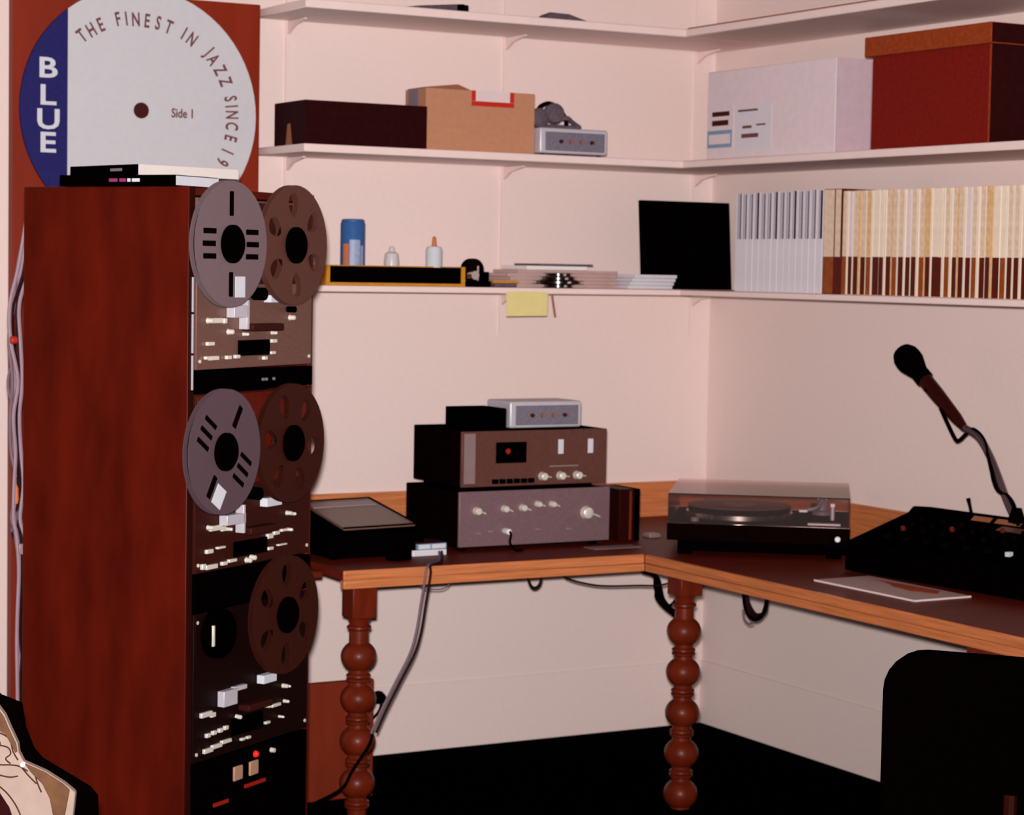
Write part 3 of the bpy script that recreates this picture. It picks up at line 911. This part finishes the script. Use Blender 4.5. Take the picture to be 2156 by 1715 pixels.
# ------------------------------------------------------------------ things on the top shelf
t = thing('folded_case', 'small dark grey folded cloth on the top shelf, left one', 'cloth', (-1.32, -.350, 2.2525))
ob('cloth', B().hexa([(.0, .0, 0), (.205, .0, 0), (.21, .10, 0), (.03, .10, 0)], [(.06, .012, .009), (.198, .004, .022), (.20, .09, .020), (.08, .08, .012)]), 'grey_soft', t, bev=.003)
ob('buckle', B().box(.17, -.006, .0, .206, -.0006, .018), 'black', t, bev=.002)
t = thing('folded_case', 'small dark grey folded cloth on the top shelf, nearer the corner', 'cloth', (-.852, -.350, 2.2525))
ob('cloth', B().hexa([(.0, .0, 0), (.15, .0, 0), (.14, .09, 0), (.01, .09, 0)], [(.02, .01, .020), (.085, .004, .018), (.09, .08, .016), (.03, .08, .018)]), 'grey_soft', t, bev=.003)
o = ob('brown_strip', B().box(-.285, -3.0, 2.2525, -.277, -.26, 2.2690), 'box_lid_brown')  # narrow brown bar running along the shelf
tag(o, 'long thin brown strip along the top right shelf', 'shelf_strip')

# ------------------------------------------------------------------ things on the middle shelf
t = thing('storage_box', 'long low dark maroon box on the middle back shelf', 'box', (-1.619, -.330, 1.8495))
ob('body', B().box(0, .0, 0, .388, .216, .124), 'box_maroon', t, bev=.002)
ob('worn_patch', B().prism([(.085, .0), (.13, .0), (.118, .060), (.100, .062)], -.0008, -.0001, 'yz'), 'cardboard_dark', t)
t = thing('cardboard_carton', 'tan cardboard carton with red label on the middle back shelf', 'carton', (-1.221, -.300, 1.8495))
ob('body', B().box(0, 0, 0, .366, .134, .181), 'cardboard', t, bev=.001)
ob('tape_strip', B().box(-.0012, .048, .06, -.0002, .112, .179), 'grey_tape', t)
ob('flap', B().hexa([(.0, .004, .1815), (.150, .004, .1815), (.150, .12, .1815), (.0, .12, .1815)], [(.0, .0, .1835), (.105, .0, .1960), (.105, .12, .1960), (.0, .12, .1835)]), 'cardboard_dark', t)
lb = ob('label', B().box(.150, -.0010, .143, .294, -.0001, .181), 'sleeve_edge', t)
ob('red_border', B().box(.150, -.0022, .136, .294, -.0011, .150).box(.150, -.0022, .1505, .164, -.0011, .181).box(.280, -.0022, .1505, .294, -.0011, .181), 'red_tape', lb)
# headphones lying behind the silver box
t = thing('headphones', 'dark folded headphones piled on the small silver box on the middle shelf', 'headphones', (-.772, -.285, 1.9325))
ob('ear_cup', B().lathe([(.026, 0), (.030, .006), (.029, .022), (.016, .028)], (-.048, .03, .0305), 'y', 24), 'grey_soft', t)
ob('ear_cup', B().lathe([(.026, 0), (.032, .006), (.030, .024), (.016, .030)], (.006, .03, .043), (-.2, -1, .25), 24), 'grey_soft', t)
ob('headband', B().tube([(-.048, .03, .050), (-.030, .04, .068), (.0, .045, .078), (.03, .04, .066), (.050, .03, .036), (.055, .03, .012)], .007, 8), 'black_side', t)
ob('cord_coil', B().tube([(.02, .02, .03), (.045, .01, .034), (.065, .02, .026), (.085, .03, .018), (.10, .03, .008), (.06, .04, .008), (.0, .05, .008), (-.05, .05, .008)], .0075, 8), 'grey_soft', t)

t = thing('white_carton', 'large off-white carton with printed labels on the right middle shelf', 'carton', (-.340, -1.094, 1.8495), 0)
ob('body', B().box(0, 0, 0, .125, .633, .264), 'carton_white', t, bev=.002)
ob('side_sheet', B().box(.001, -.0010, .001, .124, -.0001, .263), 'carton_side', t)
ob('label', B().box(-.0010, .492, .030, -.0001, .632, .158), 'carton_white', t)
bl = ob('label', B().box(-.0018, .500, .034, -.0011, .628, .086), 'label_blue', t, label='pale blue label')
ob('label_panel', B().box(-.0026, .508, .045, -.0019, .620, .074), 'carton_white', bl)
for y0_, y1_, z0_, z1_ in ((.515, .605, .128, .142), (.520, .605, .100, .116)):
    ob('print_line', B().box(-.0020, y0_, z0_, -.0011, y1_, z1_), 'ink_dark', t)
ob('label', B().box(-.0009, .300, .022, -.0001, .482, .150), 'spine_white', t)
for y0_, y1_, z0_, z1_ in ((.370, .470, .136, .142), (.400, .445, .086, .094), (.330, .375, .092, .097), (.365, .450, .058, .070)):
    ob('print_line', B().box(-.0020, y0_, z0_, -.0011, y1_, z1_), 'ink_brown', t)
t = thing('lidded_box', 'large reddish brown lidded box on the right middle shelf', 'box', (-.340, -1.736, 1.8495))
ob('body', B().box(0, 0, 0, .27, .482, .268), 'box_red_brown', t, bev=.002)
ob('lid', B().box(-.015, -.012, .252, .285, .500, .305), 'box_lid_brown', t, bev=.002)
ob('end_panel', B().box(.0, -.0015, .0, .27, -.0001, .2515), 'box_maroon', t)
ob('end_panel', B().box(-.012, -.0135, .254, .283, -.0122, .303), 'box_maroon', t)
ob('worn_edge', B().box(-.0012, .0, .0, -.0001, .006, .251), 'box_lid_brown', t)

# ------------------------------------------------------------------ things on the bottom shelf, back wall
ZS = 1.4525
t = thing('wooden_tray', 'yellow-framed tray with black front on the bottom shelf', 'tray', (-1.556, -.350, ZS))
ob('frame', B().box(0, 0, 0, .448, .150, .0085).box(0, 0, .0086, .013, .150, .058).box(.435, 0, .0086, .448, .150, .058).box(.0131, .138, .0086, .4349, .150, .058), 'yellow_wood', t, bev=.001)
ob('front_panel', B().box(.0132, .003, .0087, .4348, .137, .055), 'black', t, bev=.001)
t = thing('spray_can', 'blue can with pale printed front standing behind the tray', 'can', (-1.390, -.172, ZS))
ob('body', B().lathe([(.034, 0), (.0365, .003), (.0365, .180), (.034, .184)], (0, 0, 0), 'z', 32), 'blue_can', t)
ob('cap', B().lathe([(.034, .1842), (.034, .190), (.028, .193)], (0, 0, 0), 'z', 28), 'blue_can', t)


def arcpatch(r, a0_, a1_, z0_, z1_, n_=10):
    """curved label patch standing proud of a cylinder"""
    b_ = B(); vs = []
    for k in range(n_+1):
        a = R(a0_+(a1_-a0_)*k/n_)
        for rr_ in (r, r+.0006):
            for z_ in (z0_, z1_):
                vs.append((rr_*math.sin(a), -rr_*math.cos(a), z_))
    fs = []
    for k in range(n_):
        i = 4*k; j = i+4
        fs += [(i, j, j+1, i+1), (i+2, i+3, j+3, j+2), (i+1, j+1, j+3, i+3), (i, i+2, j+2, j)]
    fs += [(0, 1, 3, 2), (4*n_, 4*n_+2, 4*n_+3, 4*n_+1)]
    return b_.add(vs, fs)


ob('white_print', arcpatch(.0367, -40, 10, .015, .132), 'blue_can_pale', t)
ob('orange_print', arcpatch(.0367, -72, -44, .015, .120), 'orange_plastic', t)
ob('white_print', arcpatch(.0367, 14, 30, .05, .115), 'blue_can_pale', t)
t = thing('glass_jar', 'small squat pale glass jar behind the tray', 'jar', (-1.262, -.172, ZS))
ob('body', B().lathe([(.016, 0), (.022, .004), (.023, .070), (.020, .094), (.011, .100)], (0, 0, 0), 'z', 24), 'milk_glass', t)
ob('stopper', B().lathe([(.008, .1002), (.009, .110), (.005, .116)], (0, 0, 0), 'z', 16), 'milk_glass', t)
t = thing('glue_bottle', 'small white bottle with orange nozzle behind the tray', 'bottle', (-1.130, -.190, ZS))
ob('body', B().lathe([(.022, 0), (.025, .003), (.025, .108), (.021, .117), (.009, .119)], (0, 0, 0), 'z', 24), 'white_label', t)
ob('nozzle', B().lathe([(.008, .1192), (.007, .130), (.006, .138), (.0065, .142), (.003, .148)], (0, 0, 0), 'z', 14), 'orange_plastic', t)
t = thing('tape_dispenser', 'small black and chrome tape splicer right of the tray', 'tool', (-1.072, -.330, ZS))
ob('base', B().box(0, 0, 0, .062, .10, .018), 'black', t, bev=.002)
ob('wheel', B().cyl((.028, .070, .050), .034, .024, 'y', 26), 'black_side', t)
ob('chrome_roller', B().lathe([(.013, 0), (.016, .005), (.013, .03)], (.016, .044, .034), 'y', 18), 'chrome', t)
ob('blade', B().box(.030, .030, .018, .036, .06, .062), 'chrome', t)
ob('block', B().box(.040, .02, .018, .066, .08, .045), 'black', t, bev=.002)
o = ob('yellow_ruler', B().box(-.995, -.315, ZS+.0125, -.908, -.290, ZS+.0195), 'yellow_wood')
tag(o, 'short yellow strip resting on a grey case on the shelf', 'strip')
o = ob('flat_case', B().box(-1.000, -.335, ZS, -.925, -.27, ZS+.0120), 'grey_soft', bev=.002)
tag(o, 'flat grey case under the short yellow strip', 'case')
# clear cases, stacked with a dark reel pile among them
CGR = 'clear cases in the flat pile on the bottom shelf'
lay = [(-.895, .385), (-.905, .395), (-.890, .375), (-.900, .385), (-.865, .355), (-.835, .215), (-.79, .19)]
zz = ZS
wd = ['lowest', 'second from the bottom', 'third from the bottom', 'fourth from the bottom', 'fifth from the bottom', 'sixth from the bottom', 'topmost']
for k, (x, ln) in enumerate(lay):
    hh = .0108 if k < 5 else (.0125 if k == 5 else .007)
    mm = 'case_clear' if k < 5 else ('white_plastic' if k == 5 else 'grey_soft')
    t = thing('clear_case', f'flat pinkish case in the pile behind the reels, {wd[k]}' if k < 5 else ('flat white box near the top of the pile' if k == 5 else 'thin grey case topmost on the pile'), 'case', (x, -.235, zz), 0, CGR)
    ob('body', B().box(0, 0, 0, ln, .16, hh-.0008), mm, t, bev=.001)
    if k < 5:
        ob('edge_line', B().box(.002, -.0008, hh*.35, ln-.002, -.0001, hh*.55), 'case_line', t)
    zz += hh
for k, r_ in enumerate((.050, .078, .058, .044)):
    t = thing('small_reel', f'small dark reel in the short stack before the cases, {["lowest", "second up", "third up", "topmost"][k]}', 'tape reel', (-.748, -.276 if r_ < .075 else -.276, ZS+k*.0115), 0, 'small dark reels on the bottom shelf')
    r_ = min(r_, .078)
    sc_ = 1.0
    ob('flange', B().lathe([(r_, 0), (r_, .0012)], (0, 0, 0), 'z', 40).lathe([(r_, .0092), (r_, .0104)], (0, 0, 0), 'z', 40), 'black', t)
    ob('tape', B().cyl((0, 0, .0013), r_*.86, .0078, 'z', 36), 'tape_pack', t)
    ob('hub_glint', B().box(-.0045, -r_*.86-.0015, .002, .0045, -r_*.86+.001, .0085), 'chrome', t)  # bright upright bar standing for the glint on the reel hub
for k in range(4):
    t = thing('white_case', f'white cassette case left of the black case, {["lowest", "second up", "third up", "topmost"][k]} of four', 'case', (-.487+k*.0085, -.262, ZS+k*.0112), R(1), 'white cassette cases by the black case')
    ob('body', B().box(0, 0, 0, .166-.003*k, .11, .0105), 'spine_white', t, bev=.001)
    ob('card', B().box(.004, -.0006, .0035, .160-.003*k, -.0001, .0075), 'white_label', t)
o = ob('small_grey_box', B().box(-.512, -.215, ZS, -.440, -.125, ZS+.043), 'grey_soft', bev=.003)
o.location.y = .06
tag(o, 'small purplish grey box behind the white cassette cases', 'box')
t = thing('black_case', 'square black case propped upright at the corner of the bottom shelf', 'case', (-.386, -.178, ZS), 0)
ob('body', B().hexa([(0, -.02, 0), (.335, -.02, 0), (.335, .004, 0), (0, .004, 0)], [(0, .004, .279), (.335, .004, .279), (.335, .028, .279), (0, .028, .279)]), 'black', t, bev=.002)
ob('rim', B().tube([(0.004, -.021, .004), (.331, -.021, .004), (.331, .003, .276), (.004, .003, .276)], .0015, 6, False), 'black_side', t)

# note stuck on the shelf edge
t = thing('sticky_note', 'pale yellow note hanging from the bottom shelf edge', 'note', (-.975, -.3610, 1.367))
ob('sheet', B().add([(0, 0, 0), (.140, 0, .002), (.142, 0, .074), (-.001, 0, .074), (0, -.001, 0), (.140, -.001, .002), (.142, -.001, .074), (-.001, -.001, .074)],
                    [(0, 1, 2, 3), (7, 6, 5, 4), (0, 4, 5, 1), (1, 5, 6, 2), (2, 6, 7, 3), (3, 7, 4, 0)]), 'yellow_paper', t)
o = ob('pencil', B().tube([(-.822, -.365, 1.434), (-.816, -.366, 1.400), (-.810, -.366, 1.368)], .0032, 8), 'tan_dim')
tag(o, 'thin brown pencil hanging beside the yellow note', 'pencil')

# ------------------------------------------------------------------ tape boxes on the right bottom shelf
XF = -.345
y = -.628
WG = 'white tape boxes in a row on the right shelf'
nW = 14
pw = (1.056-.628)/nW
for k in range(nW):
    hh = .2885+.0022*(k % 3 == 0)+.004*k/nW
    t = thing('tape_box', f'white tape box with striped upper spine, {ORD[k]} from the black case', 'tape box', (XF, y-pw+.0006, ZS), 0, WG)
    jit = random.uniform(-.0015, .0015)
    ob('body', B().box(jit, 0, 0, .29, pw-.0012, hh), 'spine_white', t, bev=.0008)
    ob('grey_stripe', B().box(jit-.0008, pw*.16, .155, jit-.0001, pw*.30, hh-.001).box(jit-.0008, pw*.42, .155, jit-.0001, pw*.56, hh-.001), 'spine_grey', t)
    w0 = .30 if k in (3, 6, 9, 13) else .13
    ob('plum_stripe', B().box(jit-.0008, pw*.02, .155, jit-.0001, pw*w0 if pw*w0 < pw*.9 else pw*.5, hh-.001) if w0 < .15 else B().box(jit-.0012, pw*.0, .155, jit-.0009, pw*.30, hh-.001), 'spine_plum', t)
    y -= pw
BG = 'brown and cream tape boxes in a row on the right shelf'
y = -1.059
k = 0
for ww in (.052, .038):
    t = thing('tape_box', ['wide rust brown tape box with cream top beside the white boxes', 'wide dark tape box with cream top, second after the white boxes'][k], 'tape box', (XF, y-ww+.0006, ZS), 0, BG)
    ob('body', B().box(0, 0, 0, .29, ww-.0012, .294), 'spine_brown', t, bev=.0008)
    ob('lower_label', B().box(-.0008, .002, .002, -.0001, ww-.004, .104), ['spine_rust', 'spine_brown'][k], t)
    ob('upper_label', B().box(-.0008, .002 if k == 0 else .010, .1045, -.0001, ww-.004, .292), ['spine_cream', 'spine_cream'][k], t)
    y -= ww; k += 1
k = 0
pb = .0268
ups = ['spine_cream', 'spine_cream', 'edge_cream', 'spine_gold', 'spine_cream', 'carton_white']
while y > -1.965 and k < 32:
    hh = .286+.0012*random.random()
    ww = pb*random.uniform(.94, 1.06)
    t = thing('tape_box', f'narrow brown-footed cream tape box, {ORD[k]} after the wide ones', 'tape box', (XF+random.uniform(-.002, .002), y-ww+.0005, ZS), 0, BG)
    ob('body', B().box(0, 0, 0, .29, ww-.001, hh), 'edge_cream' if k % 5 != 2 else 'spine_gold', t, bev=.0008)
    g = ww*random.uniform(.24, .38) if k % 9 != 5 else .001
    ob('lower_label', B().box(-.0009, g, .001, -.0001, ww-.0012, .105+random.uniform(-.001, .001)), 'spine_brown' if k % 4 else 'spine_rust', t)
    ob('upper_label', B().box(-.0007, g, .1065, -.0001, ww-.0022, hh-.001), ups[(k*5+k//3) % 6], t)
    y -= ww; k += 1

# ------------------------------------------------------------------ cables under the table
def loose(name, label, pts, r, mm):
    o = ob(name, B().tube(pts, r, 8), mm)
    tag(o, label, 'cable')
    return o


cc_ = [(-1.340, -.655, TT+.012), (-1.372, -.72, TT+.006), (-1.420, -.80, TT+.0045), (-1.470, -.842, TT+.003), (-1.480, -.848, .690), (-1.486, -.85, .655), (-1.494, -.85, .611), (-1.507, -.85, .534), (-1.527, -.85, .472), (-1.569, -.85, .398), (-1.610, -.85, .325), (-1.637, -.85, .27)]
loose('twin_flex', 'pale grey flex hanging over the table edge beside the left leg', cc_, .0035, 'cable_grey')
cc2 = [(p[0]+.013, p[1]-.004, p[2]+.001) if i > 3 else (p[0]+.008, p[1], p[2]) for i, p in enumerate(cc_)]
loose('twin_flex', 'darker flex hanging right alongside the pale one', cc2, .0035, 'cable_dark')
loose('black_lead', 'thin black lead curving down across the left leg towards the rack', [(-1.637, -.858, .27), (-1.650, -.862, .239), (-1.698, -.866, .18), (-1.732, -.868, .133), (-1.834, -.87, .093), (-1.95, -.86, .03), (-2.05, -.83, .006)], .0045, 'cable_black')
loose('grey_lead', 'bluish grey lead looping down at the left end of the table', [(-1.70, -.5, .690), (-1.735, -.5, .665), (-1.765, -.5, .625), (-1.79, -.5, .58), (-1.84, -.5, .50), (-1.90, -.52, .38)], .006, 'cable_grey')
loose('sagging_wire', 'thin wire sagging under the tabletop near the left leg', [(-1.41, -.6, .678), (-1.37, -.6, .618), (-1.324, -.6, .604), (-1.28, -.6, .613), (-1.235, -.6, .678)], .002, 'cable_grey')
loose('sagging_wire', 'long dark wire sagging under the tabletop towards the corner leg', [(-.97, -.6, .678), (-.90, -.6, .618), (-.82, -.6, .592), (-.75, -.6, .582), (-.65, -.6, .578), (-.60, -.66, .585), (-.575, -.69, .61), (-.57, -.70, .678)], .003, 'cable_dark')
hk = [(-1.02, -.6, .679), (-1.021, -.6, .625), (-1.012, -.6, .598), (-.997, -.6, .590), (-.982, -.6, .600), (-.978, -.6, .622), (-.990, -.6, .632)]
o = ob('cable_hook', B().tube(hk, .0045, 8), 'cable_dark'); tag(o, 'small dark hook under the middle of the table', 'hook')
bb = thing('lead_bundle', 'black bundle of leads hanging beside the corner leg', 'cables', (-.60, -.62, .60))
for k_, pts in enumerate(([(-.10, .0, .079), (-.05, .0, .028), (.0, 0, .010), (.015, 0, -.02), (.01, .0, -.06), (.06, .0, -.105), (.10, 0, -.12), (.12, .1, .0), (.12, .1, .079)],
                          [(-.09, .0, .079), (-.02, .0, .020), (.010, 0, .0), (.02, 0, -.03), (.035, .0, -.07), (.08, .0, -.10), (.13, .05, .0), (.13, .05, .079)],
                          [(-.02, .02, .079), (.012, .02, .02), (.018, .02, -.04), (.06, .02, -.09), (.10, .02, -.05), (.10, .02, .079)])):
    ob('lead', B().tube(pts, .007 if k_ < 2 else .005, 8), 'cable_black', bb)
lo = thing('cable_loop', 'dark loop of wound cable hanging under the right table wing', 'cables', (-.5, -.993, .53))
for k_ in range(3):
    a_ = .006*k_
    ob('winding', B().tube([(a_, .062-a_, .148), (a_, .058, .06), (a_, .045, .015+a_), (a_, .012, -.006+a_), (a_, -.028, .006+a_), (a_, -.050+a_, .045), (a_, -.056, .09), (a_, -.06, .148)], .0055, 8), 'cable_dark' if k_ else 'cable_black', lo)
ob('pale_twist', B().tube([(0, .060, .015), (0, .055, -.010), (0, .030, -.022), (0, .010, -.016)], .003, 6), 'cable_grey', lo)
t = thing('wall_plug', 'black plug in a socket low on the back wall', 'plug', (-1.207, -.0045, .183))
ob('plug_body', B().lathe([(.020, 0), (.021, .010), (.017, .028), (.008, .034)], (0, 0, 0), 'y', 20), 'black', t)
ob('cord', B().tube([(0, -.030, 0), (-.008, -.045, -.01), (-.020, -.05, -.035), (-.045, -.05, -.06), (-.08, -.05, -.10), (-.13, -.05, -.178)], .0045, 8), 'cable_black', t)

# ------------------------------------------------------------------ cut-out figure, lower left
# upright figure facing the camera side; local x right, y away
fz = math.atan2(-fw.x, fw.y)
t = thing('figure_standee', 'pale carved figure with brown shading and a black shadow sheet behind, lower left', 'figure', (-3.155, -2.604, 0), fz)


def L2(pts):
    return pts


fig = [(.0, .790), (.0115, .775), (.0215, .752), (.0325, .729), (.0345, .714), (.0425, .699), (.0775, .684), (.108, .665), (.1265, .650), (.1215, .60), (.118, .50), (.110, 0.0), (-.16, 0.0), (-.16, .66), (-.12, .72), (-.11, .79), (-.06, .83), (-.02, .81)]
ob('figure', B().prism(fig, -.018, .0, 'xz'), 'statue_pale', t, bev=.003)
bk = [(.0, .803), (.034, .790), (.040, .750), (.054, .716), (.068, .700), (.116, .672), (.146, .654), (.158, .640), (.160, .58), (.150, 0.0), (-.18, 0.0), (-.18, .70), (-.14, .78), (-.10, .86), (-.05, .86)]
ob('shadow_sheet', B().prism(bk, .001, .012, 'xz'), 'black', t)  # black sheet standing for the flash shadow around the figure
ob('hair_ridge', B().prism([(.0, .788), (.011, .773), (.0205, .751), (.031, .729), (.033, .716), (.030, .714), (.023, .728), (.014, .744), (.0, .752), (-.03, .752), (-.03, .80)], -.022, -.0182, 'xz'), 'statue_brown', t, bev=.001)
ob('cloak_fold', B().prism([(.0445, .6975), (.0775, .6835), (.108, .6645), (.118, .655), (.108, .60), (.094, .60), (.086, .640), (.074, .664), (.056, .682)], -.022, -.0182, 'xz'), 'statue_brown', t, bev=.001)
ob('cloak_fold', B().prism([(-.02, .660), (.0, .655), (.020, .625), (.032, .59), (.02, .55), (-.03, .55)], -.020, -.0182, 'xz'), 'box_maroon', t)
for pts in ([(-.02, .752), (.004, .746), (.020, .736), (.026, .716), (.034, .702)], [(-.02, .698), (.004, .694), (.022, .694), (.036, .692), (.050, .684)],
            [(.004, .726), (.018, .722), (.022, .712), (.014, .704), (.022, .696)], [(.0, .678), (.020, .674), (.034, .676)], [(.0, .662), (.018, .646), (.034, .622), (.046, .590)],
            [(.040, .690), (.052, .676), (.064, .664)], [(.060, .684), (.066, .664), (.072, .650)]):
    ob('incised_line', B().tube([(x_, -.0190, z_) for x_, z_ in pts], .0012, 6), 'statue_line', t)
ob('eye', B().lathe([(.009, 0), (.007, .003), (.002, .004)], (-.003, -.0185, .728), 'y', 16), 'ink_dark', t)
ob('highlight_dot', B().lathe([(.005, 0), (.004, .004), (.001, .006)], (.042, -.0185, .695), 'y', 14), 'white_plastic', t)  # pale dot standing for the bright highlight on the figure

for o in list(bpy.data.objects):
    if o.name.startswith('tmp_'):
        bpy.data.objects.remove(o)
